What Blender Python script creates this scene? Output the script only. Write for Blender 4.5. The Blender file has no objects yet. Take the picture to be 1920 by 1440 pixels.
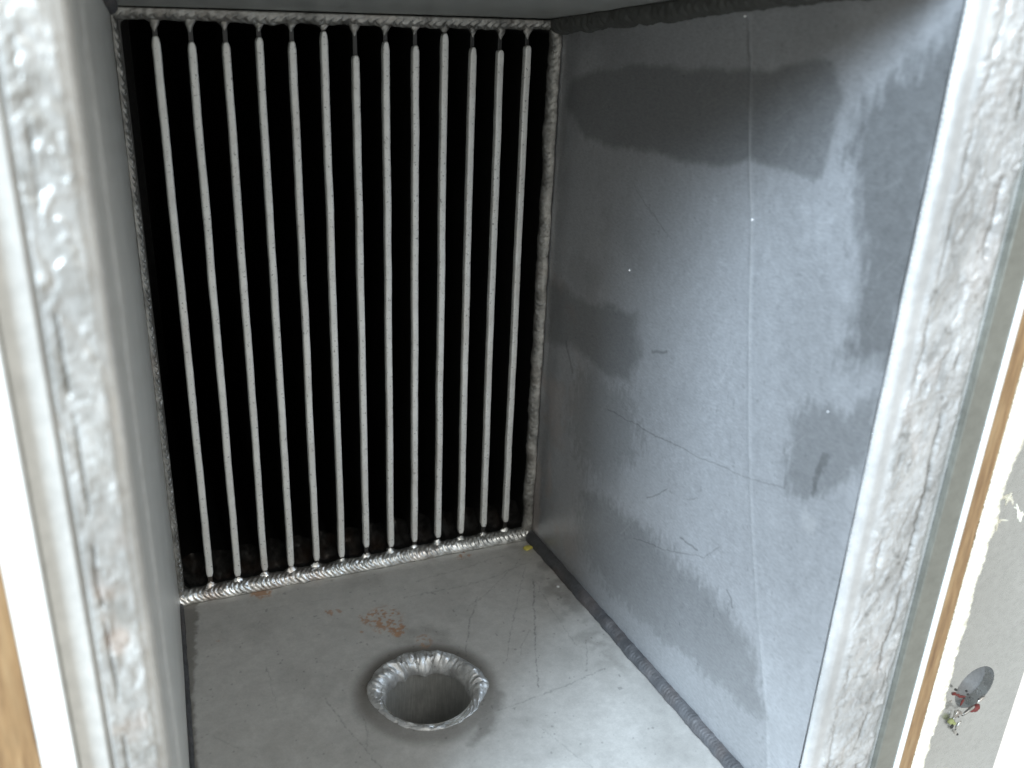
import bpy, math, random
import numpy as np
from mathutils import Vector, Matrix
random.seed(7)
S = bpy.context.scene
COL = S.collection

# ------------------------------------------------------------------ camera
R = np.array([[0.92260591, -0.11500978, 0.3681998],
              [-0.38339084, -0.37866683, 0.84239118],
              [0.04254183, -0.91835951, -0.39345395]])     # world axes from camera (right, down, forward)
FPX = 1748.0
cam_d = bpy.data.cameras.new('camera'); cam = bpy.data.objects.new('camera', cam_d); COL.objects.link(cam)
cam_d.sensor_width = 36; cam_d.lens = 36 * FPX / 1920; cam_d.clip_start = 0.02; cam_d.clip_end = 60
cam.matrix_world = Matrix([[R[i, 0], -R[i, 1], -R[i, 2], 0] for i in range(3)] + [[0, 0, 0, 1]])
cam_d.dof.use_dof = True; cam_d.dof.focus_distance = 0.70; cam_d.dof.aperture_fstop = 7.5
S.camera = cam

# ------------------------------------------------------------------ light
W = bpy.data.worlds.new('World'); S.world = W; W.use_nodes = True
nt = W.node_tree; nt.nodes.clear()
wo = nt.nodes.new('ShaderNodeOutputWorld'); bg = nt.nodes.new('ShaderNodeBackground')
bg.inputs[0].default_value = (0.98, 0.985, 0.95, 1); bg.inputs[1].default_value = 0.92
nt.links.new(bg.outputs[0], wo.inputs[0])
# invented surroundings for the metal to reflect: soft bright and dull patches, brightest beyond the lower right
_tc = nt.nodes.new('ShaderNodeTexCoord'); _n = nt.nodes.new('ShaderNodeTexNoise'); _n.inputs['Scale'].default_value = 2.2; _n.inputs['Detail'].default_value = 3
_r = nt.nodes.new('ShaderNodeMapRange'); _r.inputs['From Min'].default_value = .35; _r.inputs['From Max'].default_value = .65; _r.inputs['To Min'].default_value = .50; _r.inputs['To Max'].default_value = 1.15
_d = nt.nodes.new('ShaderNodeVectorMath'); _d.operation = 'DOT_PRODUCT'; _d.inputs[1].default_value = (.68, .50, -.53)
_q = nt.nodes.new('ShaderNodeMapRange'); _q.interpolation_type = 'SMOOTHSTEP'; _q.inputs['From Min'].default_value = .45; _q.inputs['From Max'].default_value = .95; _q.inputs['To Min'].default_value = 0; _q.inputs['To Max'].default_value = .7
_a = nt.nodes.new('ShaderNodeMath'); _a.operation = 'ADD'
nt.links.new(_tc.outputs['Generated'], _n.inputs[0]); nt.links.new(_n.outputs[0], _r.inputs[0]); nt.links.new(_tc.outputs['Generated'], _d.inputs[0]); nt.links.new(_d.outputs['Value'], _q.inputs[0])
nt.links.new(_r.outputs[0], _a.inputs[0]); nt.links.new(_q.outputs[0], _a.inputs[1]); nt.links.new(_a.outputs[0], bg.inputs[1])

def area(name, loc, target, size, energy, color):
    d = bpy.data.lights.new(name, 'AREA'); d.shape = 'RECTANGLE'; d.size = size[0]; d.size_y = size[1]
    d.energy = energy; d.color = color
    o = bpy.data.objects.new(name, d); COL.objects.link(o); o.location = loc
    o.rotation_euler = (Vector(target) - Vector(loc)).to_track_quat('-Z', 'Y').to_euler()
    return o
area('sky_window_lamp', (-2.10, -0.92, 1.20), (0.32, 0.42, -0.22), (0.85, 0.95), 285, (0.68, 0.84, 1.0))
area('front_fill_lamp', (0.25, -1.25, 1.05), (0.2, 0.6, -0.35), (0.8, 0.6), 9, (1.0, 0.99, 0.95))  # added neutral fill from front above, brightens floor and bottom weld
S.view_settings.view_transform = 'Standard'; S.view_settings.look = 'None'
S.view_settings.exposure = 0.0; S.view_settings.gamma = 1.0

# ------------------------------------------------------------------ numeric helpers
def project(P):
    """surface points to positions on the reference picture: used to lay stains out on real surfaces"""
    c = P @ R
    return np.stack([960 + FPX * c[..., 0] / c[..., 2], 720 + FPX * c[..., 1] / c[..., 2]], -1)
def ray(u, v): return R @ np.array([u - 960.0, v - 720.0, FPX])
def on_z(u, v, z): r = ray(u, v); return r * (z / r[2])
def on_y(u, v, y): r = ray(u, v); return r * (y / r[1])

def lattice(seed, n=256): return np.random.RandomState(seed).rand(n, n)
def noise2(x, y, seed):
    L = lattice(seed); n = 256
    x = np.asarray(x, float); y = np.asarray(y, float)
    xi = np.floor(x).astype(int); yi = np.floor(y).astype(int)
    fx = x - xi; fy = y - yi; fx = fx * fx * (3 - 2 * fx); fy = fy * fy * (3 - 2 * fy)
    a = L[xi % n, yi % n]; b = L[(xi + 1) % n, yi % n]; c = L[xi % n, (yi + 1) % n]; d = L[(xi + 1) % n, (yi + 1) % n]
    return (a * (1 - fx) + b * fx) * (1 - fy) + (c * (1 - fx) + d * fx) * fy
def fbm(x, y, seed, octv=4):
    s = 0; a = 0.5; t = 0
    for i in range(octv):
        s = s + a * noise2(x * 2 ** i, y * 2 ** i, seed + i); t += a; a *= 0.5
    return s / t
def sstep(a, b, x):
    t = np.clip((x - a) / (b - a), 0, 1); return t * t * (3 - 2 * t)
def seg_dist(uv, pts, closed=False):
    d = np.full(uv.shape[:-1], 1e9)
    pts = [np.array(p, float) for p in pts]
    rng = range(len(pts) if closed else len(pts) - 1)
    for i in rng:
        a = pts[i]; b = pts[(i + 1) % len(pts)]; ab = b - a
        t = np.clip(((uv - a) @ ab) / (ab @ ab), 0, 1)
        d = np.minimum(d, np.linalg.norm(uv - a - t[..., None] * ab, axis=-1))
    return d
def poly_mask(uv, pts, feather):
    d = seg_dist(uv, pts, True); ins = np.zeros(uv.shape[:-1], bool)
    x = uv[..., 0]; y = uv[..., 1]; n = len(pts)
    for i in range(n):
        x0, y0 = pts[i]; x1, y1 = pts[(i + 1) % n]
        if y0 == y1: continue
        c = ((y0 > y) != (y1 > y)) & (x < (x1 - x0) * (y - y0) / (y1 - y0) + x0); ins ^= c
    return sstep(-feather, feather, np.where(ins, d, -d))
def line_mask(uv, pts, w): return 1 - sstep(w * 0.4, w, seg_dist(uv, pts))

# ------------------------------------------------------------------ object helpers
def mesh_obj(name, V, F, mat, parent=None, attrs=None, smooth=True):
    V = np.asarray(V, dtype=np.float32).reshape(-1, 3)
    me = bpy.data.meshes.new(name)
    if isinstance(F, np.ndarray):
        nf = len(F); k = F.shape[1]
        me.vertices.add(len(V)); me.vertices.foreach_set('co', V.ravel())
        me.loops.add(nf * k); me.loops.foreach_set('vertex_index', F.astype(np.int32).ravel())
        me.polygons.add(nf); me.polygons.foreach_set('loop_start', np.arange(0, nf * k, k, dtype=np.int32))
        me.update(calc_edges=True)
    else:
        me.from_pydata([tuple(map(float, v)) for v in V], [], [tuple(int(i) for i in f) for f in F])
    if smooth: me.polygons.foreach_set('use_smooth', np.ones(len(me.polygons), dtype=bool))
    if attrs:
        for k_, a in attrs.items():
            at = me.attributes.new(k_, 'FLOAT', 'POINT'); full = np.zeros(len(V), np.float32); full[:a.size] = a.ravel()
            at.data.foreach_set('value', full)
    me.validate(); me.update()
    o = bpy.data.objects.new(name, me); COL.objects.link(o); me.materials.append(mat)
    if parent:
        o.parent = parent; wp = parent_base(parent); o.location = (-wp[0], -wp[1], -wp[2])
    return o
BASE = {}
def parent_base(p):
    return BASE.get(p.name, (0, 0, 0))
def thing(name, label, cat, loc, group=None):
    o = bpy.data.objects.new(name, None); COL.objects.link(o); o.location = loc; o.empty_display_size = 0.02
    BASE[o.name] = loc; o['label'] = label; o['category'] = cat
    if group: o['group'] = group
    return o
def tag(o, label, cat, group=None):
    o['label'] = label; o['category'] = cat
    if group: o['group'] = group
    return o

def grid_faces(ns, nt_):
    i = np.arange(ns - 1)[:, None] * nt_ + np.arange(nt_ - 1)[None, :]
    return np.stack([i, i + nt_, i + nt_ + 1, i + 1], -1).reshape(-1, 4)
def slab(name, P, back, mat, parent, attrs=None, hole=None):
    """dense front surface P[ns,nt,3]; closed behind by its border moved by `back`"""
    ns, nt_, _ = P.shape; V = P.reshape(-1, 3); F = grid_faces(ns, nt_)
    if hole is not None:
        keep = ~hole(V[F].mean(axis=1)); F = F[keep]
    idx = np.arange(ns * nt_).reshape(ns, nt_)
    ring = np.concatenate([idx[:-1:4, 0], [idx[-1, 0]], idx[-1, 4:-1:4], [idx[-1, -1]], idx[-2::-4, -1], [idx[0, -1]], idx[0, -2:0:-4]])
    _, u = np.unique(ring, return_index=True); ring = ring[np.sort(u)]
    n0 = len(V); VB = V[ring] + np.asarray(back)
    c = VB.mean(axis=0)
    V2 = np.concatenate([V, VB, c[None]]); k = len(ring); F2 = []
    for a in range(k):
        b = (a + 1) % k; F2.append([ring[a], ring[b], n0 + b, n0 + a])
    if hole is None:
        for a in range(0, k):
            b = (a + 1) % k; F2.append([n0 + a, n0 + b, n0 + k, n0 + k])
    F2 = np.array(F2)
    deg = F2[:, 2] == F2[:, 3]
    me_f = [tuple(f) for f in F2[~deg]] + [tuple(f[:3]) for f in F2[deg]]
    # build as one quad array; triangles are written as a second pass through from_pydata only when present
    o = mesh_obj(name, V2, np.concatenate([F, F2[~deg]]), mat, parent, attrs)
    if deg.any():
        import bmesh
        bm = bmesh.new(); bm.from_mesh(o.data); bm.verts.ensure_lookup_table()
        for f in F2[deg]:
            try: bm.faces.new([bm.verts[int(i)] for i in f[:3]])
            except ValueError: pass
        bm.to_mesh(o.data); bm.free()
    return o
def box(name, lo, hi, mat, parent=None, bevel=0.0, rot=None):
    import bmesh
    bm = bmesh.new(); bmesh.ops.create_cube(bm, size=1)
    lo = Vector(lo); hi = Vector(hi)
    for v in bm.verts: v.co = Vector(((v.co.x + .5) * (hi.x - lo.x) + lo.x, (v.co.y + .5) * (hi.y - lo.y) + lo.y, (v.co.z + .5) * (hi.z - lo.z) + lo.z))
    if bevel: bmesh.ops.bevel(bm, geom=bm.edges[:] , offset=bevel, segments=3, affect='EDGES', profile=0.5)
    me = bpy.data.meshes.new(name); bm.to_mesh(me); bm.free()
    o = bpy.data.objects.new(name, me); COL.objects.link(o); me.materials.append(mat)
    if parent: o.parent = parent; b = parent_base(parent); o.location = (-b[0], -b[1], -b[2])
    return o

def bead(name, p0, p1, a, b, r, mat, parent, pitch=0.0025, amp=0.16, lump=0.25, seed=1, lag=1.2, ds=0.0005, na=14, wob=0.0, bulge=0.85):
    """fillet weld lying in the corner of the surfaces along a and b, with stacked crescent ripples"""
    p0 = np.array(p0); p1 = np.array(p1); a = np.array(a, float); b = np.array(b, float)
    a /= np.linalg.norm(a); b /= np.linalg.norm(b)
    L = np.linalg.norm(p1 - p0); n = max(8, int(L / ds)); s = np.linspace(0, L, n)[:, None]; th = np.linspace(0, 1, na)[None, :]
    ra = r * (1 + lump * (fbm(s / 0.012, s * 0 + 3.3, seed) - .5) * 2); rb = r * (1 + lump * (fbm(s / 0.012, s * 0 + 9.7, seed + 5) - .5) * 2)
    ang = th * np.pi / 2
    ph = s / pitch + lag * np.sin(np.pi * th) + 0.7 * fbm(s / 0.006, th * 2, seed + 9) + 0.0
    rip = 1 - np.abs(np.modf(ph)[0] * 2 - 1) ** 1.6
    k = bulge * (1 + (.35 + 1.3 * fbm(s / .015, s * 0 + 1.7, seed + 44)) * amp * (rip - .5) * (np.sin(np.pi * th) ** .5) + 0.11 * (fbm(s / 0.004, th * 4, seed + 21) - .5))
    ca = np.cos(ang); sa = np.sin(ang)
    base = p0 + (p1 - p0) * (s / L)[..., None] + wob * (fbm(s / .02, s * 0, seed + 31) - .5)[..., None] * (a - b)
    P = base + (ra * ca * k)[..., None] * a + (rb * sa * k)[..., None] * b
    P = np.concatenate([P, np.broadcast_to(base, (n, 1, 3))], 1)      # the root of the fillet closes the section
    F = grid_faces(n, na + 1)
    i = np.arange(n - 1) * (na + 1)
    F = np.concatenate([F, np.stack([i + na, i + na + na + 1, i + na + 1, i], -1)])
    return mesh_obj(name, P, F, mat, parent)

# ------------------------------------------------------------------ materials
def new_mat(name):
    m = bpy.data.materials.new(name); m.use_nodes = True; t = m.node_tree; t.nodes.clear()
    o = t.nodes.new('ShaderNodeOutputMaterial'); p = t.nodes.new('ShaderNodeBsdfPrincipled'); t.links.new(p.outputs[0], o.inputs[0])
    return m, t, p
def tex_noise(t, scale, detail=4, rough=.55, stretch=(1, 1, 1), rot=(0, 0, 0)):
    c = t.nodes.new('ShaderNodeTexCoord'); mp = t.nodes.new('ShaderNodeMapping'); mp.inputs['Scale'].default_value = stretch; mp.inputs['Rotation'].default_value = rot
    n = t.nodes.new('ShaderNodeTexNoise'); n.inputs['Scale'].default_value = scale; n.inputs['Detail'].default_value = detail; n.inputs['Roughness'].default_value = rough
    t.links.new(c.outputs['Object'], mp.inputs[0]); t.links.new(mp.outputs[0], n.inputs[0]); return n.outputs[0]
def ramp(t, src, stops):
    r = t.nodes.new('ShaderNodeValToRGB'); e = r.color_ramp.elements
    e[0].position, e[0].color = stops[0][0], stops[0][1]; e[1].position, e[1].color = stops[-1][0], stops[-1][1]
    for p, c in stops[1:-1]: q = e.new(p); q.color = c
    t.links.new(src, r.inputs[0]); return r.outputs[0]
def mix(t, fac, a, b, mode='MIX'):
    m = t.nodes.new('ShaderNodeMix'); m.data_type = 'RGBA'; m.blend_type = mode
    for s, v in ((m.inputs[0], fac), (m.inputs[6], a), (m.inputs[7], b)):
        if isinstance(v, (int, float)): s.default_value = v
        elif isinstance(v, tuple): s.default_value = v
        else: t.links.new(v, s)
    return m.outputs[2]
def math_(t, op, a, b=0.0, c=None):
    m = t.nodes.new('ShaderNodeMath'); m.operation = op
    for s, v in zip(m.inputs, (a, b) if c is None else (a, b, c)):
        if isinstance(v, (int, float)): s.default_value = v
        else: t.links.new(v, s)
    return m.outputs[0]
def attr(t, name):
    a = t.nodes.new('ShaderNodeAttribute'); a.attribute_name = name; return a.outputs['Fac']
def bump(t, p, h, strength, dist=0.001):
    b = t.nodes.new('ShaderNodeBump'); b.inputs['Strength'].default_value = strength; b.inputs['Distance'].default_value = dist
    t.links.new(h, b.inputs['Height']); t.links.new(b.outputs[0], p.inputs['Normal'])
def g(v, w=0.0): return (v * (1 + w), v, v * (1 - w), 1)

def panel_mat(name, col, metal, rough, marks=True, mid_lo=.86, dark=(0.16, 0.155, 0.14, 1), mott=0.15, streak=(1, 1, 1), rot=(0, 0, 0), darkrough=0.0, grain=0.25):
    m, t, p = new_mat(name)
    big = tex_noise(t, 22, 5, .6); fine = tex_noise(t, 900, 3, .6, streak, rot); mid = tex_noise(t, 160, 4, .65)
    c = mix(t, ramp(t, big, [(.3, (0, 0, 0, 1)), (.7, (1, 1, 1, 1))]), tuple(v * (1 - mott) for v in col[:3]) + (1,), tuple(min(1, v * (1 + mott * .5)) for v in col[:3]) + (1,))
    c = mix(t, 1.0, c, ramp(t, mid, [(.3, g(mid_lo)), (.75, g(1.05))]), 'MULTIPLY')
    c = mix(t, 1.0, c, ramp(t, fine, [(.25, g(1 - grain)), (.8, g(1 + grain * .4))]), 'MULTIPLY')
    # little dark pits
    pit = tex_noise(t, 420, 2, .5); c = mix(t, ramp(t, pit, [(.76, (0, 0, 0, 1)), (.84, (.25, .25, .25, 1))]), c, g(.15))
    r = math_(t, 'MULTIPLY_ADD', mid, .22, rough - .11)
    if marks:
        c = mix(t, attr(t, 'dark'), c, mix(t, 1.0, c, dark, 'MULTIPLY'))
        r = math_(t, 'MULTIPLY_ADD', attr(t, 'dark'), darkrough, r)
        c = mix(t, attr(t, 'light'), c, g(.78))
        rc = ramp(t, mid, [(.3, (.26, .11, .04, 1)), (.7, (.44, .22, .09, 1))])
        c = mix(t, attr(t, 'rust'), c, rc)
        c = mix(t, attr(t, 'scratch'), c, g(.06))
        mt = math_(t, 'MULTIPLY', math_(t, 'SUBTRACT', 1.0, attr(t, 'rust')), metal); t.links.new(mt, p.inputs['Metallic'])
    else: p.inputs['Metallic'].default_value = metal
    t.links.new(c, p.inputs['Base Color']); t.links.new(r, p.inputs['Roughness'])
    bump(t, p, math_(t, 'ADD', math_(t, 'MULTIPLY', fine, .5), mid), .12, .0006)
    return m
def weld_mat(name, col, metal, rough, soot=0.3, warm=(0.30, 0.20, 0.15, 1), warmth=0.15, spot=.62, bmp=.16):
    m, t, p = new_mat(name)
    a = tex_noise(t, 90, 5, .6); b = tex_noise(t, 500, 3, .6); w = tex_noise(t, 35, 3, .5)
    c = mix(t, ramp(t, a, [(.38, (0, 0, 0, 1)), (.62, (1, 1, 1, 1))]), tuple(v * (1 - soot) for v in col[:3]) + (1,), col)
    c = mix(t, ramp(t, w, [(.52, (0, 0, 0, 1)), (.72, (warmth, warmth, warmth, 1))]), c, warm)
    c = mix(t, ramp(t, b, [(spot, (0, 0, 0, 1)), (spot + .10, (.7, .7, .7, 1))]), c, g(.05))
    t.links.new(c, p.inputs['Base Color']); p.inputs['Metallic'].default_value = metal
    t.links.new(math_(t, 'MULTIPLY_ADD', b, .3, rough - .15), p.inputs['Roughness'])
    bump(t, p, math_(t, 'ADD', a, b), bmp, .0006)
    return m
def flat_mat(name, col, rough=.6, metal=0.0, var=.15, scale=80, bmp=.1):
    m, t, p = new_mat(name); n = tex_noise(t, scale, 5, .6)
    c = mix(t, ramp(t, n, [(.3, (0, 0, 0, 1)), (.7, (1, 1, 1, 1))]), tuple(v * (1 - var) for v in col[:3]) + (1,), col)
    t.links.new(c, p.inputs['Base Color']); p.inputs['Roughness'].default_value = rough; p.inputs['Metallic'].default_value = metal
    bump(t, p, n, bmp, .001); return m

M_wall = panel_mat('stainless_wall', (0.58, 0.59, 0.61, 1), .74, .41, mott=.04, mid_lo=.95, dark=(0.42, 0.42, 0.41, 1), streak=(1, .35, 1.0), rot=(.6, 0, 0), grain=.2)
M_floor = panel_mat('dusty_stainless_floor', (0.57, 0.555, 0.525, 1), .35, .50, dark=(0.32, 0.305, 0.285, 1), mott=.07, grain=.10)
M_side = panel_mat('grey_stainless', (0.70, 0.695, 0.66, 1), .4, .40, marks=False, mott=.08, grain=.1)
M_ceil = panel_mat('ceiling_stainless', (0.42, 0.43, 0.41, 1), .6, .45, marks=False, mott=.1)
M_post = panel_mat('welded_frame_face', (0.64, 0.64, 0.63, 1), .58, .38, mott=.22, dark=(.42, .41, .39, 1), grain=.08)
M_weld_bright = weld_mat('bright_weld', (0.78, 0.775, 0.74, 1), .9, .33, soot=.50, warmth=.4)
M_weld_grey = weld_mat('grey_weld', (0.36, 0.35, 0.325, 1), .75, .48, soot=.5)
M_weld_dark = weld_mat('dark_weld', (0.10, 0.10, 0.105, 1), .4, .62, soot=.35)
M_weld_top = weld_mat('top_weld', (0.085, 0.087, 0.08, 1), .5, .55, soot=.2, warmth=.0)
M_weld_ring = weld_mat('ring_weld', (0.62, 0.62, 0.61, 1), .6, .46, soot=.40, warmth=0, bmp=.08)
M_post_left = panel_mat('dull_shaded_frame_face', (0.57, 0.56, 0.53, 1), .56, .42, mott=.25, dark=(.42, .40, .36, 1), grain=.08)  # dull grey base, lowered to paint in the left post's weaker light
M_edge = weld_mat('plate_edge_metal', (0.70, 0.70, 0.67, 1), .35, .45, soot=.12, warmth=.15, spot=.60)
M_soot = flat_mat('sooty_channel', (0.016, 0.016, 0.015, 1), .32, .0, .5, 120, .3)
M_sootface = weld_mat('sooty_face', (0.055, 0.053, 0.05, 1), .6, .36, soot=.7, warm=(.12, .06, .03, 1), warmth=.25)
M_pipe = panel_mat('pipe_inside', (0.62, 0.62, 0.59, 1), .55, .36, marks=False, streak=(1, 1, .08), mott=.2)
M_white = flat_mat('white_sealant', (0.82, 0.82, 0.79, 1), .5, 0, .06)
M_foam = flat_mat('cream_foam', (0.90, 0.88, 0.76, 1), .9, 0, .12, 300, .6)
M_strip = panel_mat('olive_steel_strip', (0.33, 0.335, 0.30, 1), .85, .38, marks=False, mott=.06, grain=.05)
M_outer = panel_mat('outer_plate_steel', (0.63, 0.65, 0.64, 1), .85, .28, marks=False, mott=.05, grain=.05)
M_sock = panel_mat('socket_steel', (0.66, 0.66, 0.66, 1), .5, .4, marks=False)
M_yellow = flat_mat('yellow_paint_chip', (0.55, 0.48, 0.10, 1), .6)
M_crumb = flat_mat('white_crumb', (0.85, 0.85, 0.85, 1), .5)
def wood_mat():
    m, t, p = new_mat('golden_wood')
    n = tex_noise(t, 60, 5, .6, (6, 6, .5)); f = tex_noise(t, 400, 3, .5, (4, 4, .25))
    c = ramp(t, n, [(.25, (.17, .09, .038, 1)), (.5, (.29, .175, .08, 1)), (.8, (.40, .27, .14, 1))])
    c = mix(t, 1.0, c, ramp(t, f, [(.3, g(.75)), (.7, g(1.05))]), 'MULTIPLY')
    t.links.new(c, p.inputs['Base Color']); p.inputs['Roughness'].default_value = .5; bump(t, p, n, .2); return m
M_wood = wood_mat()

# ------------------------------------------------------------------ dimensions (metres; camera at the origin)
YB = 0.65                     # face of the heat exchanger
YF = 0.306                    # front edge of the housing walls
ZF = -0.453                   # floor
XL, XR = 0.009, 0.3075        # back corners
def xr(y, z=0): return XR + (YB - y) * 0.0492 + np.clip((0.44 - (-0.0 - z) * 0.25 - y) / 0.13, 0, 1) * 0.0012      # right wall, folded slightly at the crease
def xl(y): return XL - (YB - y) * 0.043 - 0.004 * np.clip((0.42 - y) / 0.02, 0, 1) * 0.35

H = thing('steel_housing', 'grey stainless welded housing with a round drain hole in its floor and an open front', 'metal housing', (0.157, 0.48, ZF))

# floor ---------------------------------------------------------------
HC = np.array([0.1595, 0.4860]); HR = 0.0315
ys = np.linspace(0.285, YB + .004, 560); xs = np.linspace(-0.015, 0.335, 560)
Yg, Xg = np.meshgrid(ys, xs, indexing='ij')
Zg = np.full_like(Xg, ZF) + 0.0006 * (fbm(Xg / .05, Yg / .05, 3) - .5)
P = np.stack([Xg, Yg, Zg], -1)
uv = project(P); wob = np.stack([fbm(Xg / .004, Yg / .004, 11) - .5, fbm(Xg / .004, Yg / .004, 12) - .5], -1) * 14
uvw = uv + wob
rr = np.hypot(Xg - HC[0], Yg - HC[1]); ph = np.arctan2(Yg - HC[1], Xg - HC[0])
dark = np.zeros_like(Xg)
halo = 1.15 * (1 - sstep(.043, .0560 + .003 * np.sin(ph) + .004 * (fbm(np.cos(ph) * 2 + 5, np.sin(ph) * 2 + 5, 8) - .5) * 2, rr)) * (0.72 + .25 * np.sin(ph))
dark = np.maximum(dark, halo)
dark = np.maximum(dark, .75 * poly_mask(uvw, [(320, 1125), (372, 1125), (362, 1300), (372, 1450), (320, 1450)], 5))
dark = np.maximum(dark, .55 * poly_mask(uvw, [(720, 1190), (745, 1165), (845, 1180), (850, 1215), (770, 1225)], 14) * (fbm(Xg / .01, Yg / .01, 5)))
dark = np.maximum(dark, .45 * poly_mask(uv, [(960, 1030), (1010, 1020), (1100, 1130), (1180, 1260), (1120, 1250), (1030, 1130)], 34) * sstep(.3, .7, fbm(Xg / .012, Yg / .012, 15)) * 1.2)
dark = np.maximum(dark, .15 * sstep(.5, .75, fbm(Xg / .03, Yg / .03, 25)))
dark = np.maximum(dark, .6 * poly_mask(uvw, [(900, 1330), (925, 1270), (945, 1300), (925, 1370), (880, 1400)], 12))
dark = np.maximum(dark, .3 * poly_mask(uvw, [(1180, 1240), (1240, 1270), (1340, 1440), (1230, 1440)], 40))
rust = np.zeros_like(Xg)
for (cx, cy, r_, st, thr) in [(722, 1160, 40, .95, .50), (745, 1180, 22, 1, .45), (690, 1160, 20, .9, .5), (487, 1106, 27, 1, .30), (615, 1148, 12, .8, .42), (638, 1144, 8, .7, .4), (795, 1203, 22, .6, .50), (710, 1182, 10, .7, .4), (678, 1186, 6, .7, .3),
                              (870, 1042, 14, .9, .55), (795, 1040, 16, .7, .5), (410, 1200, 4, .5, .3)]:
    d = np.hypot(uvw[..., 0] - cx, (uvw[..., 1] - cy) * 1.5)
    rust = np.maximum(rust, st * (1 - sstep(r_ * .6, r_, d)) * sstep(thr - .12, thr + .14, fbm(Xg / .0022, Yg / .0022, 41, 3)) * .8)
scr = np.zeros_like(Xg)
dash = sstep(.42, .55, noise2(Xg / .0016, Yg / .0016, 77))
for pts, w, st in [([(610, 1310), (650, 1365), (715, 1440)], 2.0, .5), ([(985, 1060), (970, 1130), (955, 1200), (950, 1240)], 1.6, .4), ([(1000, 1090), (1003, 1200), (1010, 1290)], 2.2, .6),
                   ([(985, 1055), (920, 1085), (860, 1100), (760, 1120)], 1.5, .35), ([(970, 1055), (905, 1120), (880, 1135)], 1.5, .35), ([(895, 1120), (880, 1170), (873, 1230)], 2.2, .5),
                   ([(1000, 1085), (1040, 1150), (1080, 1210)], 1.5, .3), ([(935, 1333), (1050, 1290), (1130, 1255)], 1.8, .4), ([(1100, 1200), (1100, 1260)], 2, .4), ([(1010, 1360), (1110, 1440)], 1.6, .3),
                   ([(683, 1345), (690, 1380), (685, 1400)], 2.2, .45), ([(500, 1250), (520, 1330)], 1.5, .3), ([(420, 1160), (560, 1130), (640, 1120)], 1.5, .2), ([(780, 1090), (850, 1070), (950, 1040)], 1.5, .3),
                   ([(975, 1225), (980, 1205), (995, 1180)], 1.6, .4), ([(400, 1380), (480, 1420)], 1.5, .3)]:
    scr = np.maximum(scr, .7 * st * line_mask(uvw * .5 + uv * .5, pts, w) * (.35 + .65 * dash))
spk = fbm(Xg / .0035, Yg / .0035, 91, 2); scr = np.maximum(scr, .35 * sstep(.84, .89, spk))
slab('floor_plate', P, (0, 0, -.004), M_floor, H, dict(dark=dark, rust=rust, scratch=scr, light=0 * dark), hole=lambda c: (np.hypot(c[:, 0] - HC[0], c[:, 1] - HC[1]) < HR + .003) & (c[:, 2] > ZF - .003))

# right wall ----------------------------------------------------------
ys = np.linspace(YF - .0005, YB + .003, 640); zs = np.linspace(ZF - .004, 0.022, 820)
Yg, Zg = np.meshgrid(ys, zs, indexing='ij')
Xg = xr(Yg, Zg) + 0.0008 * (fbm(Yg / .09, Zg / .09, 2) - .5)
P = np.stack([Xg, Yg, Zg], -1); uv = project(P)
jit = np.stack([fbm(Yg / .0025, Zg / .006, 61) - .5, fbm(Yg / .0025, Zg / .006, 62) - .5], -1)
j3 = np.stack([fbm(Yg / .022, Zg / .022, 65) - .5, fbm(Yg / .022, Zg / .022, 66) - .5], -1) * 45
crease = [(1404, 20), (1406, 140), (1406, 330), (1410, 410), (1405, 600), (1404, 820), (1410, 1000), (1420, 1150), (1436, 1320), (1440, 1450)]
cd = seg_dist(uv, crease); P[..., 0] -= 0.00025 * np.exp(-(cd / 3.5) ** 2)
dark = np.zeros_like(Xg)
dark = np.maximum(dark, .66 * poly_mask(uv + j3 * .6 + jit * 8, [(1075, 140), (1200, 122), (1400, 135), (1520, 110), (1568, 114), (1579, 170), (1562, 270), (1532, 330), (1480, 327), (1400, 306), (1280, 300), (1100, 262), (1060, 200)], 10))
dark = np.maximum(dark, .85 * poly_mask(uv + j3 + jit * 55, [(1830, -20), (1770, 75), (1680, 150), (1600, 205), (1590, 300), (1612, 420), (1600, 560), (1575, 670), (1650, 700), (1690, 700), (1740, 420), (1830, 60)], 34))
dark = np.maximum(dark, .60 * poly_mask(uv + j3 * .7 + jit * 10, [(1030, 510), (1085, 560), (1192, 585), (1200, 650), (1180, 722), (1130, 695), (1060, 650), (1020, 640)], 12))
dark = np.maximum(dark, .60 * poly_mask(uv + j3 * .6 + jit * 30, [(1095, 915), (1130, 928), (1225, 1000), (1330, 1105), (1410, 1215), (1436, 1350), (1405, 1345), (1265, 1222), (1130, 1110), (1080, 1010)], 18))
dark = np.maximum(dark, .62 * poly_mask(uv + j3 * .6 + jit * 46, [(1500, 765), (1545, 745), (1590, 775), (1660, 720), (1640, 830), (1600, 900), (1545, 935), (1485, 930), (1468, 860)], 20))
dark = np.maximum(dark, .32 * poly_mask(uv + j3 + jit * 20, [(980, 960), (1100, 990), (1436, 1345), (1440, 1470), (1370, 1470), (980, 1020)], 30))
dark = np.maximum(dark, .95 * poly_mask(uv + jit * 14, [(1540, 842), (1556, 850), (1545, 895), (1525, 935), (1515, 925)], 6))
dark = np.maximum(dark, .35 * poly_mask(uv + jit * 60, [(1080, 690), (1190, 740), (1200, 860), (1110, 900), (1060, 800)], 14))
dark = np.maximum(dark, .30 * sstep(.45, .75, fbm(Yg / .035, Zg / .05, 35)) * (1 - sstep(1100, 1300, uv[..., 0])))
dark = np.maximum(dark, .15 * (1 - sstep(.40, .75, fbm(Yg / .03, Zg / .08, 36))) * sstep(1440, 1500, uv[..., 0]))
rust = .22 * sstep(.48, .7, fbm(Yg / .02, Zg / .03, 55)) * (1 - sstep(1010, 1120, uv[..., 0])) * sstep(400, 560, uv[..., 1])
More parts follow.
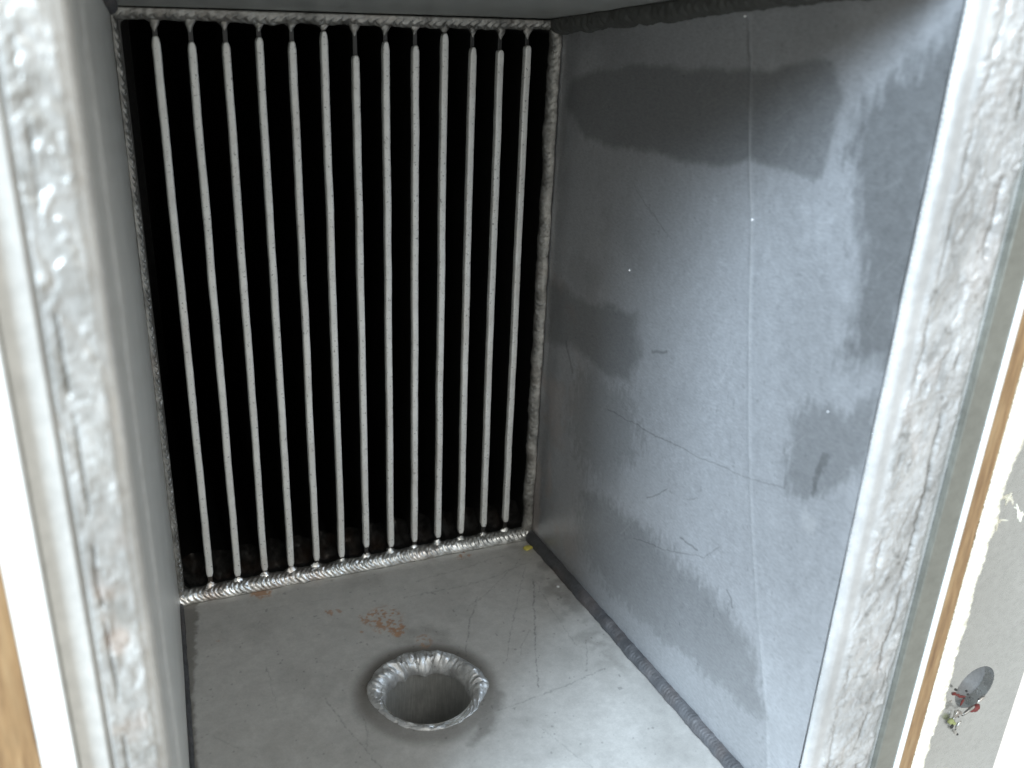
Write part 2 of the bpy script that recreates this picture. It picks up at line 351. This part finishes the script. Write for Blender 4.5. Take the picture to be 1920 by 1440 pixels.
scr = np.zeros_like(Xg); uj = uv + jit * 3; jit2 = np.stack([fbm(Yg / .012, Zg / .012, 63) - .5, fbm(Yg / .012, Zg / .012, 64) - .5], -1)
for pts, w, st in [([(1140, 768), (1200, 800), (1300, 852), (1400, 895), (1472, 916)], 1.7, .5), ([(1190, 1008), (1240, 1030), (1320, 1045), (1350, 1025)], 1.4, .5), ([(1212, 936), (1228, 930), (1250, 915)], 2, .6),
                   ([(1276, 1008), (1306, 1032)], 3, .55), ([(1362, 1106), (1372, 1122), (1374, 1140)], 2.6, .5), ([(1225, 660), (1250, 658)], 5, .5), ([(1190, 350), (1225, 400), (1250, 440)], 1.3, .4),
                   ([(1215, 390), (1260, 450)], 1.2, .3), ([(1405, 60), (1406, 135)], 3, .45), ([(1288, 938), (1310, 936)], 1.5, .4), ([(1320, 1060), (1370, 1210)], 1.1, .15), ([(1060, 640), (1075, 700)], 3, .4)]:
    scr = np.maximum(scr, st * line_mask(uj + jit2 * 8, pts, w * .75) * .75)
scr = np.maximum(scr, .22 * sstep(.84, .90, fbm(Yg / .0028, Zg / .0028, 92, 2)))
hair = 0 * Xg; rng = np.random.RandomState(4)
for _ in range(70):
    u0 = rng.uniform(1080, 1700); v0 = rng.uniform(150, 1300); L = rng.uniform(15, 60); an = rng.choice([-1.05, -.7, .8]) + rng.uniform(-.2, .2)
    hair = np.maximum(hair, rng.uniform(.04, .16) * line_mask(uv, [(u0, v0), (u0 + L * math.cos(an), v0 + L * math.sin(an))], 1.4))
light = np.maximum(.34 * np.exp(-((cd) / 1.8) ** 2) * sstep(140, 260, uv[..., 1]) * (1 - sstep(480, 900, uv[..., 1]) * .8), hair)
light = np.maximum(light, .3 * poly_mask(uv + jit * 24, [(1505, 955), (1530, 975), (1522, 1005), (1505, 990)], 9))
slab('side_wall', P, (.005, 0, 0), M_wall, H, dict(dark=dark, rust=rust, scratch=scr, light=light))

# left wall (with its rolled flange), ceiling, fillets -----------------
ys = np.linspace(YF - .004, YB + .003, 300); zs = np.linspace(ZF - .004, .022, 200)
Yg, Zg = np.meshgrid(ys, zs, indexing='ij')
Xg = XL - (YB - Yg) * .043 - .0016 * (1 - sstep(.372, .380, Yg)) + .0012 * (1 - sstep(.330, .338, Yg)) + .0008 * (fbm(Yg / .05, Zg / .12, 5) - .5)
slab('side_wall', np.stack([Xg, Yg, Zg], -1)[:, ::-1], (-.005, 0, 0), M_side, H)
ys = np.linspace(YF - .006, YB + .003, 160); xs = np.linspace(-.02, .336, 160)
Yg, Xg = np.meshgrid(ys, xs, indexing='ij')
Zg = -.022 + (YB - Yg) * .115 + .001 * (fbm(Xg / .08, Yg / .08, 6) - .5)
slab('top_plate', np.stack([Xg, Yg, Zg], -1)[:, ::-1], (0, 0, .005), M_ceil, H)
bead('weld_bead', (xr(YB), YB, ZF), (xr(YF) + .0002, YF - .004, ZF), (-1, 0, 0), (0, 0, 1), .0102, M_weld_dark, H, pitch=.0026, amp=.03, lump=.16, seed=3, bulge=.74)
bead('weld_bead', (xr(YB), YB, -.022), (xr(YF), YF, .0175), (0, 0, -1), (-1, 0, 0), .0135, M_weld_top, H, pitch=.007, amp=.05, lump=.20, seed=4, bulge=.76)
bead('weld_bead', (XL, YB, ZF), (XL - .0148, YF - .004, ZF), (1, 0, 0), (0, 0, 1), .0035, M_weld_dark, H, pitch=.004, amp=.05, lump=.2, seed=5)
bead('weld_bead', (XL, YB, -.022), (XL - .0148, YF, .0175), (1, 0, 0), (0, 0, -1), .006, M_weld_dark, H, pitch=.004, amp=.2, lump=.2, seed=6)

# drain: pipe below the floor and the lumpy ring weld around it --------
pipe_n = 96; hs = np.linspace(ZF + .001, ZF - .16, 40); an = np.linspace(0, 2 * np.pi, pipe_n, endpoint=False)
Vp = []; 
for r_ in (HR, HR + .003):
    for h in hs: Vp += [(HC[0] + r_ * math.cos(a), HC[1] + r_ * math.sin(a), h) for a in an]
Fp = []; nh = len(hs)
for q in range(2):
    for i in range(nh - 1):
        for j in range(pipe_n):
            a = q * nh * pipe_n + i * pipe_n + j; b = q * nh * pipe_n + i * pipe_n + (j + 1) % pipe_n
            Fp.append((a, b, b + pipe_n, a + pipe_n) if q else (a, a + pipe_n, b + pipe_n, b))
Vp.append((HC[0], HC[1], ZF - .16)); c0 = len(Vp) - 1; l0 = (nh - 1) * pipe_n
Fp += [(l0 + (j + 1) % pipe_n, l0 + j, c0) for j in range(pipe_n)]
pipe = mesh_obj('drain_pipe', Vp, Fp, M_pipe, H)
nphi = 900; nc = 40
phi = np.linspace(0, 2 * np.pi, nphi, endpoint=False)[:, None]; th = np.linspace(0, 1, nc)[None, :]
toward = math.atan2(-1, -.30)                         # side nearest the camera: the bead is thin there
fr = (1 + np.cos(phi - toward)) / 2; fr = sstep(.35, .88, fr)
cs, sn = np.cos(phi), np.sin(phi)
lobe = np.exp(-((phi - 1.93) / .10) ** 2) * .0022 + np.exp(-((phi - 1.36) / .17) ** 2) * .0030 + np.exp(-((phi - 2.25) / .12) ** 2) * .0014
rin = HR - .0012 - .0016 * (1 - fr) - lobe - .0006 * (fbm(cs * 6 + 9, sn * 6 + 9, 17) - .5) * 2
rout = HR + .0108 - .0058 * fr + .0018 * (fbm(cs * 5 + 3, sn * 5 + 3, 18) - .5) * 2 + .0016 * np.exp(-((phi - 6.1) / .12) ** 2)
hgt = .0076 - .0062 * fr
zin = -.0075 + .0055 * fr - .0012 * (fbm(cs * 7, sn * 7, 27) - .5) * 2 - lobe * .4
phs = phi * (HR + .005) / .0064 + 1.1 * np.sin(np.pi * th) * np.where(phi < 1.6, 1, -1) + 1.2 * fbm(cs * 8, sn * 8 + th * 1, 19)
fr1 = np.modf(phs + 40)[0]; rip = fr1 ** 1.5 * (1 - sstep(.80, 1, fr1))
prof = np.sin(np.pi * th ** .9) ** .7
rad = rin + (rout - rin) * th ** 1.25 + 0.0 * prof
zz = zin * (1 - th) ** 1.2 + hgt * prof * (1 + (.05 + .30 * fbm(cs * 3 + 2, sn * 3 + 2, 29)) * (rip - .35)) + .0050 * prof * (fbm(cs * 5 + th * 2, sn * 5 + th * 2, 23, 2) - .5)
crack = np.exp(-((phi - 1.52 - .06 * (fbm(th * 5, th * 0, 3) - .5)) / .022) ** 2) + .7 * np.exp(-((phi - 1.75 - .05 * th) / .02) ** 2) * sstep(.0, .3, 1 - th) + .8 * np.exp(-((phi - 1.17 + .08 * th) / .02) ** 2) * (1 - sstep(.3, .6, th)) + .8 * np.exp(-((phi - 6.12) / .03) ** 2)
zz = zz - .0028 * crack * prof
P = np.stack([HC[0] + rad * cs, HC[1] + rad * sn, ZF + zz + 0 * phi], -1)
P[:, -1, 2] = ZF - .0005
i = np.arange(nphi)[:, None] * nc + np.arange(nc - 1)[None, :]; j = ((np.arange(nphi) + 1) % nphi)[:, None] * nc + np.arange(nc - 1)[None, :]
F = np.stack([i, i + 1, j + 1, j], -1).reshape(-1, 4)
ring = mesh_obj('weld_ring', P, F, M_weld_ring, pipe)
ring.location = (0, 0, 0)

# front frame posts ----------------------------------------------------
def post(x0, x1, sgn, seed, depth):
    """welded front face from the wall's end outward; profile runs inner edge -> outer edge"""
    ns = 110; z = np.linspace(-.62, .075, 1000)[None, :]; s = np.linspace(0, 1, ns)[:, None]
    er = .0045 if sgn < 0 else .0035
    w = abs(x1 - x0); X = x0 + (x1 - x0) * s + 0 * z
    mm = s * w
    xn = mm / .006; zn = z / .006
    wx = (fbm(xn * .6, zn * .5, seed) - .5) * 3; big = fbm(xn * .7 + wx, zn * .35 + wx, seed + 1)
    med = fbm(xn * 2 + wx, zn * 1.6, seed + 2)
    zone = sstep(.16, .24, s) * (1 - sstep(.90, .97, s))
    arc = np.modf(z / .0042 + 60 + 2.2 * (s - .5) ** 2 * 4 + .8 * med)[0]
    am = .62 if sgn < 0 else .5
    h = am * zone * (.0016 + .0042 * (big - .45) + .0012 * (med - .5) + .0006 * (arc ** 2) * sstep(.45, .6, big))
    c1 = .30 + .10 * (fbm(z / .03, 0 * z, seed + 4) - .5); c2 = .74 + .14 * (fbm(z / .03, 0 * z + 4, seed + 5) - .5)
    g1 = np.exp(-((s - c1) / .022) ** 2) * sstep(.42, .6, fbm(z / .02, 0 * z + 7, seed + 6)); g2 = np.exp(-((s - c2) / .03) ** 2) * sstep(.38, .55, fbm(z / .016, 0 * z + 9, seed + 7))
    h = h - am * (.0016 * g1 * (sgn < 0) + .0026 * g2)
    edge = -(1 - np.sqrt(np.clip(1 - np.clip(1 - mm / er, 0, 1) ** 2, 0, 1))) * er
    Y = YF - .006 - h - edge + 0 * z
    P = np.stack([X, Y, z + 0 * s], -1)
    P[..., 0] += sgn * .0006 * (fbm(z / .03, z * 0, seed + 8) - .5) * (1 - s)
    pits = sstep(.70, .80, fbm(xn * 1.4, zn * 1.4, seed + 12, 3)) * zone
    dark = np.clip(.3 * g1 * (sgn < 0) + .45 * g2 + .45 * pits, 0, 1) * zone * (.6 if sgn > 0 else 1) + (.30 * sstep(.50, .66, fbm(xn * .6 + wx * .6, zn * .4 + wx, seed + 30)) + .22 * sstep(.55, .62, fbm(xn * 1.6 + wx, zn * .8 + wx * 2, seed + 33))) * zone
    rust = .30 * sstep(.56, .78, fbm(mm / .012, z / .02, seed + 14)) * zone * (np.exp(-((z + .23) / .06) ** 2) if sgn > 0 else .25)
    if sgn < 0: P = P[:, ::-1]; dark = dark[:, ::-1]; rust = rust[:, ::-1]
    return slab('frame_post', P, (-.007 * sgn, depth, 0), M_post if sgn < 0 else M_post_left, H, dict(dark=dark, rust=rust + 0 * dark, scratch=0 * dark, light=0 * dark))
post(-.0062, -.0262, 1, 100, .018)
post(.3248, .3755, -1, 200, .018)
box('frame_strip', (-.0368, .2985, -.62), (-.0266, .322, .075), M_side, H, .0008)
box('frame_strip', (.3758, .2962, -.62), (.3906, .322, .075), M_strip, H, .0008)
box('frame_lintel', (-.0262, .302, .026), (.3755, .318, .0752), M_strip, H, .001)
box('frame_sill', (-.0258, .304, -.62), (.3752, .3175, ZF - .0048), M_strip, H, .001)

# ------------------------------------------------------------------ heat exchanger core
X_ = thing('plate_heat_exchanger', 'dark sooty heat exchanger face with thirteen upright light metal plate edges', 'heat exchanger', (0.158, YB, ZF))
N = 14; x0, x1 = XL + .0035, XR - .0035; pitch = (x1 - x0) / N; ZT = -.0285; ZB = ZF + .007
hw = pitch * .43
zc = [ZT + .0005 - hw * .55, ZB + hw * .55 + .001]
zs = np.concatenate([np.linspace(ZT + .01, ZT - .003, 3), zc[0] + hw * .55 * np.sin(np.linspace(np.pi / 2, 0, 14)), np.linspace(zc[0] - .002, zc[1] + .002, 60), zc[1] - hw * .55 * np.sin(np.linspace(0, np.pi / 2, 14)), np.linspace(ZB - .001, ZF - .01, 3)])
zs = np.array(sorted(set(np.round(zs, 6)), reverse=True))
zc[0] = zc[0]
EH = hw * .55
def halfw(z):
    if z > zc[0]: d = z - zc[0]
    elif z < zc[1]: d = zc[1] - z
    else: d = 0
    return hw * math.sqrt(max(0, 1 - (d / EH) ** 2))
V = []; F = []
def quad(a, b, c, d):
    n = len(V); V.extend([a, b, c, d]); F.append((n, n + 1, n + 2, n + 3))
cent = [x0 + pitch * (i + .5) for i in range(N)]
DEEP = YB + .45
for k in range(len(zs) - 1):
    za, zb = zs[k], zs[k + 1]; ha, hb = halfw(za), halfw(zb)
    Ls = [(XL - .004, XL - .004)] + [(c + ha, c + hb) for c in cent]; Rs = [(c - ha, c - hb) for c in cent] + [(XR + .004, XR + .004)]
    for (la, lb), (ra, rb) in zip(Ls, Rs): quad((la, YB, za), (lb, YB, zb), (rb, YB, zb), (ra, YB, za))
    if ha > 0 or hb > 0:
        for c in cent:
            quad((c - ha, YB, za), (c - hb, YB, zb), (c - hb, DEEP, zb), (c - ha, DEEP, za))
            quad((c + hb, YB, zb), (c + ha, YB, za), (c + ha, DEEP, za), (c + hb, DEEP, zb))
quad((XL - .004, DEEP, .0), (XL - .004, DEEP, ZF - .01), (XR + .004, DEEP, ZF - .01), (XR + .004, DEEP, .0))
for xx in (XL - .004, XR + .004): quad((xx, YB, ZT + .01), (xx, YB, ZF - .01), (xx, DEEP, ZF - .01), (xx, DEEP, ZT + .01))
for z_ in (ZT + .01, ZF - .01): quad((XL - .004, YB, z_), (XR + .004, YB, z_), (XR + .004, DEEP, z_), (XL - .004, DEEP, z_))
mesh_obj('channel_block', V, F, M_soot, X_, smooth=False)
# crumpled sooty cups closing the bottom of each channel, a little inside the face
for i, c in enumerate(cent):
    nn = 26; s, t_ = np.meshgrid(np.linspace(-1, 1, nn), np.linspace(0, 1, nn), indexing='ij')
    depth = .004 + .026 * t_
    zz = ZB + .001 + .013 * t_ ** 1.3 * (1 - .25 * s ** 2) + .006 * s ** 2 + .004 * (fbm(s * 2 + i * 7, t_ * 3, 300) - .5)
    P = np.stack([c + s * hw * .98, YB + .0005 + depth * (1 - .35 * s ** 2) + .004 * (fbm(s * 2 + i * 9, t_ * 4, 301) - .5), zz], -1)
    mesh_obj('channel_end', P, grid_faces(nn, nn), M_sootface, X_)
# the bright plate edges
rng = random.Random(5)
for i in range(N - 1):
    xc = x0 + pitch * (i + 1); zt = ZT - .0075 - rng.uniform(-.004, .006) - (.006 if i in (6, 10, 11) else 0); zb = ZB + rng.uniform(.007, .013)
    nz = 420; z = np.linspace(zt, zb, nz)[:, None]; a = np.linspace(-1, 1, 15)[None, :]
    wv = .0004 * (fbm(z / .05, z * 0 + i, 400 + i) - .5) * 2
    wd = .0026 * (1 + .10 * (fbm(z / .02, z * 0 + i, 430 + i) - .5) + .05 * (fbm(z / .0035, z * 0 + i + a, 460 + i) - .5))
    yy = YB - .0022 - .0016 * np.sqrt(np.clip(1 - np.abs(a) ** 5, 0, 1)) + 0 * z
    zr = rng.uniform(.002, .006); tp = np.clip((z - zb) / .002, .75, 1) * np.clip((zt - z) / zr, 0, 1) ** .5 * .55 + .45 * np.clip((z - zb) / .002, .75, 1)
    P = np.stack([xc + wv + wd * a * tp, yy, z + 0 * a], -1)
    bk = P.copy(); bk[..., 1] = YB + .0006; 
    P = np.concatenate([bk[:, :1], P, bk[:, -1:]], 1)
    n1 = P.shape[1]; cap0 = list(range(n1)); cap1 = [(nz - 1) * n1 + q for q in range(n1)]
    Fq = [tuple(f) for f in grid_faces(nz, n1)] + [tuple(cap0), tuple(cap1[::-1])]
    e = mesh_obj('plate_edge', P, Fq, M_edge, X_)
    # the pinched nubs where each plate runs into the welds
    for (zz0, up, mat) in ((ZT + .0025, -1, M_weld_grey), (ZB - .001, 1, M_weld_bright)):
        nr, na_ = 22, 22; tq = np.linspace(0, 1, nr)[:, None]; an_ = np.linspace(0, 2 * np.pi, na_, endpoint=False)[None, :]
        hh = .0085 * (1 + .25 * (rng.random() - .5))
        if up > 0: rad_ = .0068 * (1 - tq) ** 2.2 + .0014 * np.sqrt(1 - tq ** 3)
        else: rad_ = (.0021 + .0012 * np.sin(np.pi * tq * .9 + .9)) * np.sqrt(np.clip(1 - tq ** 2.2, 0, 1)) + .0002
        sd = 600 + i * 2 + (up > 0); rad_ = rad_ * (1 + .9 * (fbm(np.cos(an_) * 1.2 + tq * 3 + 5, np.sin(an_) * 1.2 + 5 + tq * 2, sd) - .5))
        off = .0016 * (fbm(tq * 2.2, tq * 0, sd + 50) - .5)
        P = np.stack([xc + wv[0, 0] + off + rad_ * np.cos(an_), YB - .0006 + rad_ * .7 * np.sin(an_), zz0 + up * hh * tq + .0008 * np.sin(an_)], -1)
        V = P.reshape(-1, 3); F = []
        for q in range(nr - 1):
            for w_ in range(na_):
                a_ = q * na_ + w_; b_ = q * na_ + (w_ + 1) % na_; F.append((a_, b_, b_ + na_, a_ + na_))
        F.append(tuple(range((nr - 1) * na_, nr * na_)))
        mesh_obj('weld_nub', V, F, mat, X_)
    # rippled dark neck between nub and edge
    box('plate_neck', (xc - .0018, YB - .0014, ZB - .002), (xc + .0018, YB + .004, zb + .001), M_sootface, X_, .0005)
    box('plate_neck', (xc - .0016, YB - .0010, zt - .001), (xc + .0016, YB + .004, ZT - .004), M_soot, X_, .0005)
bead('weld_bead', (XL, YB, ZF), (XR, YB, ZF), (0, 0, 1), (0, -1, 0), .0108, M_weld_bright, X_, pitch=.0040, amp=.08, lump=.16, seed=11, lag=1.6, na=18)
bead('weld_bead', (XL, YB, -.022), (XR, YB, -.022), (0, -1, 0), (0, 0, -1), .0085, M_weld_grey, X_, pitch=.006, amp=.16, lump=.25, seed=12, lag=1.6)
bead('weld_bead', (XR, YB, ZF + .004), (XR, YB, -.022), (-1, 0, 0), (0, -1, 0), .0085, M_weld_grey, X_, pitch=.0045, amp=.05, lump=.2, seed=13, lag=1.4, wob=.001)
bead('weld_bead', (XL, YB, ZF + .004), (XL, YB, -.022), (1, 0, 0), (0, -1, 0), .0050, M_weld_grey, X_, pitch=.0055, amp=.25, lump=.25, seed=14, lag=1.4)

# ------------------------------------------------------------------ outside the opening
tag(box('wood_strip', (.3947, .2960, -.62), (.4058, .325, .075), M_wood, None, .0006), 'narrow golden wood strip at the right of the opening, beside torn cream foam', 'wood strip', 'wood strips flanking the opening')
tag(box('wood_strip', (-.115, .2960, -.62), (-.0485, .325, .075), M_wood, None, .0006), 'blurred golden wood strip in the lower left corner beside a white seal', 'wood strip', 'wood strips flanking the opening')
tag(box('sealing_strip', (.3910, .2953, -.62), (.3943, .322, .075), M_white, None, .0006), 'thin white sealing strip between the grey frame and the right wood strip', 'sealing strip', 'white sealing strips')
tag(box('sealing_strip', (-.0480, .2945, -.62), (-.0372, .322, .075), M_white, None, .0006), 'broad blurred white sealing strip at the left of the opening', 'sealing strip', 'white sealing strips')
# torn foam
nz = 1100; z = np.linspace(-.62, .075, nz)[:, None]; s = np.linspace(0, 1, 26)[None, :]
wid = .0265 + .012 * (fbm(z / .03, z * 0, 500) - .5) + .006 * (fbm(z / .008, z * 0, 501) - .5) * sstep(.4, .6, fbm(z / .05, z * 0, 505)) + .0035 * sstep(.72, .8, fbm(z / .006, z * 0, 502)) + .03 * sstep(-.27, -.10, z)
X1 = .4060 + wid * s; Y1 = .2965 + .028 * s ** 4 - .0022 * np.sin(np.pi * s) * fbm(z / .003, s * 5, 503) - .0015 * (fbm(z / .0012, s * 9, 504) - .5) + .0 * z
P = np.stack([X1, Y1, z + 0 * s], -1)[:, ::-1]
tag(slab('foam_insulation', P, (0, .03, 0), M_foam, None), 'torn ragged edge of cream foam insulation beside the right wood strip', 'foam')

# outer plate with a round hole
OP = thing('outer_plate', 'smooth grey steel plate with a round hole, beyond the foam at lower right', 'steel plate', (.55, .40, -.75))
import bmesh
hc = (.5965, -.5075); hr = .0205
bm = bmesh.new(); nseg = 64
rx0, rx1, rz0, rz1 = .40, .652, -.75, .04
def rim(a):
    c, s_ = math.cos(a), math.sin(a); k = min(((rx1 - hc[0]) if c > 0 else (hc[0] - rx0)) / max(abs(c), 1e-6), ((rz1 - hc[1]) if s_ > 0 else (hc[1] - rz0)) / max(abs(s_), 1e-6))
    return (hc[0] + c * k, hc[1] + s_ * k)
angs = sorted(set([2 * math.pi * i / nseg for i in range(nseg)] + [math.atan2(zz - hc[1], xx - hc[0]) % (2 * math.pi) for xx in (rx0, rx1) for zz in (rz0, rz1)]))
fr_ = {}
for y_ in (.40, .409):
    fr_[y_] = ([bm.verts.new((hc[0] + hr * math.cos(a), y_, hc[1] + hr * math.sin(a))) for a in angs], [bm.verts.new((rim(a)[0], y_, rim(a)[1])) for a in angs])
n = len(angs)
for k in range(n):
    j = (k + 1) % n; i0, o0 = fr_[.40]; i1, o1 = fr_[.409]
    bm.faces.new((i0[k], i0[j], o0[j], o0[k])); bm.faces.new((i1[j], i1[k], o1[k], o1[j]))
    bm.faces.new((i0[j], i0[k], i1[k], i1[j])); bm.faces.new((o0[k], o0[j], o1[j], o1[k]))
me = bpy.data.meshes.new('plate_face'); bm.to_mesh(me); bm.free(); me.materials.append(M_outer)
o = bpy.data.objects.new('plate_face', me); COL.objects.link(o); o.parent = OP; o.location = (-.55, -.40, .75)
# socket behind the hole
V = []; F = []
for q, (r_, y_) in enumerate([(hr + .0015, .4092), (hr + .0015, .430), (hr - .006, .436), (.0001, .436)]):
    V += [(hc[0] + r_ * math.cos(2 * math.pi * k / 48), y_, hc[1] + r_ * math.sin(2 * math.pi * k / 48)) for k in range(48)]
for q in range(3):
    for k in range(48): F.append((q * 48 + k, q * 48 + (k + 1) % 48, q * 48 + 48 + (k + 1) % 48, q * 48 + 48 + k))
o = mesh_obj('socket', V, F, M_sock, OP); o.location = (-.55, -.40, .75)

# ------------------------------------------------------------------ loose bits
def blob(name, c, r, mat, seed, sq=(1, 1, 1), sub=2):
    bm = bmesh.new(); bmesh.ops.create_icosphere(bm, subdivisions=sub, radius=1); rg = random.Random(seed)
    for v in bm.verts:
        k = 1 + .35 * (rg.random() - .5); v.co = Vector((v.co.x * r * sq[0] * k, v.co.y * r * sq[1] * k, v.co.z * r * sq[2] * k))
    me = bpy.data.meshes.new(name); bm.to_mesh(me); bm.free(); me.materials.append(mat)
    o = bpy.data.objects.new(name, me); COL.objects.link(o); o.location = tuple(float(v) for v in c); return o
c = on_z(989, 1027, ZF + .0016)
tag(blob('paint_chip', c, .0042, M_yellow, 1, (1, .8, .35)), 'small yellow chip lying on the floor in the back right corner', 'chip')
c = on_z(1046, 1100, ZF + .001)
tag(blob('metal_crumb', c, .0013, M_crumb, 2, (1, 1, .6), 1), 'tiny white crumb on the floor near the right wall', 'crumb')
for k, (u, v, lab) in enumerate([(1180, 507, 'tiny white spatter bead on the dark middle of the right wall'), (1410, 412, 'tiny white bead on the crease line of the right wall'), (1397, 30, 'tiny white bead by the upper weld of the right wall'), (1552, 772, 'tiny white bead on the right wall over the lower right dark patch')]):
    r_ = ray(u, v); t = .3190
    for _ in range(6): pnt = r_ * (t / r_[0]); t = float(xr(pnt[1], pnt[2])) - .0005
    tag(blob('spatter_bead', r_ * (t / r_[0]), .0007 if k < 3 else .0004, M_crumb, 30 + k, (1, 1, 1), 1), lab, 'spatter', 'tiny beads stuck on the right wall')
# torn foam tufts clinging beside the ragged edge
for k, (u, v, rr_, lab) in enumerate([(1891, 934, .0042, 'largest white foam tuft on the grey plate right of the torn foam edge'), (1868, 978, .0030, 'white foam tuft low on the torn foam edge, under the largest tuft'), (1912, 962, .0036, 'white foam tuft at the right border of the photo beside the torn foam')]):
    c = on_y(u, v, .322); rg = np.random.RandomState(70 + k); V = []; F = []
    for q in range(7):
        d = rg.randn(3); d[1] *= .4; d /= np.linalg.norm(d); L = rr_ * rg.uniform(.9, 2.2); w0 = rr_ * rg.uniform(.25, .45); sd = np.cross(d, [0, 1, 0]); sd /= np.linalg.norm(sd); up_ = np.cross(d, sd); n0 = len(V)
        for tq in np.linspace(0, 1, 7):
            ww = w0 * (1 - .55 * tq) * (1 + .5 * (rg.rand() - .5)); ctr = c + d * L * tq + sd * math.sin(tq * 3 + q) * w0 * .8
            for w_ in range(6): V.append(ctr + ww * (math.cos(w_ * math.pi / 3) * sd + .6 * math.sin(w_ * math.pi / 3) * up_))
        for p_ in range(6):
            for w_ in range(6): F.append((n0 + p_ * 6 + w_, n0 + p_ * 6 + (w_ + 1) % 6, n0 + p_ * 6 + 6 + (w_ + 1) % 6, n0 + p_ * 6 + 6 + w_))
        F.append(tuple(n0 + 36 + w_ for w_ in range(6))); F.append(tuple(n0 + 5 - w_ for w_ in range(6)))
    tag(mesh_obj('foam_tuft', V, F, M_foam), lab, 'foam tuft', 'torn foam tufts')

# tangled debris caught on the lower rim of the round hole
M_red = flat_mat('dried_red_scrap', (.22, .045, .04, 1), .6); M_grit = flat_mat('dark_grit', (.06, .06, .06, 1), .6); M_green = flat_mat('green_scrap', (.45, .50, .22, 1), .6)
D = thing('debris_clump', 'small tangle of silvery, red and green scraps on the lower rim of the hole', 'debris', tuple(float(q) for q in on_y(1800, 1340, .397)))
def lumps(name, pts, mat, seed, y=.3955, stem=0.0):
    rg = np.random.RandomState(seed); V = []; F = []
    for (u, v, r_, st, an_) in pts:
        c = on_y(u, v, y + rg.uniform(-.001, .002)); n0 = len(V)
        for ti in range(7):
            pt = math.pi * ti / 6
            for w_ in range(8):
                q = r_ * (1 + .4 * (rg.rand() - .5)); x = q * st * -math.cos(pt); rr_ = q * max(.02, math.sin(pt)); yy = rr_ * math.cos(w_ * math.pi / 4); z_ = rr_ * math.sin(w_ * math.pi / 4)
                V.append((c[0] + x * math.cos(an_) - z_ * math.sin(an_), c[1] + yy, c[2] + x * math.sin(an_) + z_ * math.cos(an_)))
        for p_ in range(6):
            for w_ in range(8): F.append((n0 + p_ * 8 + w_, n0 + p_ * 8 + (w_ + 1) % 8, n0 + p_ * 8 + 8 + (w_ + 1) % 8, n0 + p_ * 8 + 8 + w_))
    return mesh_obj(name, V, F, mat, D)
lumps('silver_scrap', [(1815, 1333, .0014, 5.0, .45), (1793, 1338, .0022, 1.5, 1.2), (1800, 1336, .0016, 2.5, -.7), (1787, 1350, .0015, 3, 1.4), (1790, 1372, .0013, 3, -.9), (1796, 1360, .0014, 3, 1.1), (1783, 1315, .0010, 1, 0), (1838, 1312, .0014, 3, .6)], M_weld_bright, 1)
lumps('red_scrap', [(1829, 1328, .0028, 1.5, .5), (1822, 1332, .0016, 1.5, .2), (1803, 1306, .0011, 4.5, -.3), (1804, 1316, .0009, 4, 1.3), (1789, 1301, .0014, 1.5, 0), (1796, 1303, .0009, 3, -.2)], M_red, 2, .398)
lumps('dark_grit', [(1792, 1293, .0012, 1, 0), (1812, 1296, .0009, 1, 0), (1815, 1302, .0008, 1.5, 0), (1808, 1309, .0007, 1, 0), (1818, 1308, .0007, 1, 0), (1835, 1311, .0007, 1, 0), (1785, 1362, .0013, 1.6, 1), (1795, 1377, .0009, 1, 0), (1797, 1344, .0008, 1, 0)], M_grit, 3, .397)
lumps('green_scrap', [(1783, 1352, .0024, 1.2, .3), (1789, 1356, .0015, 1, 0)], M_green, 4)
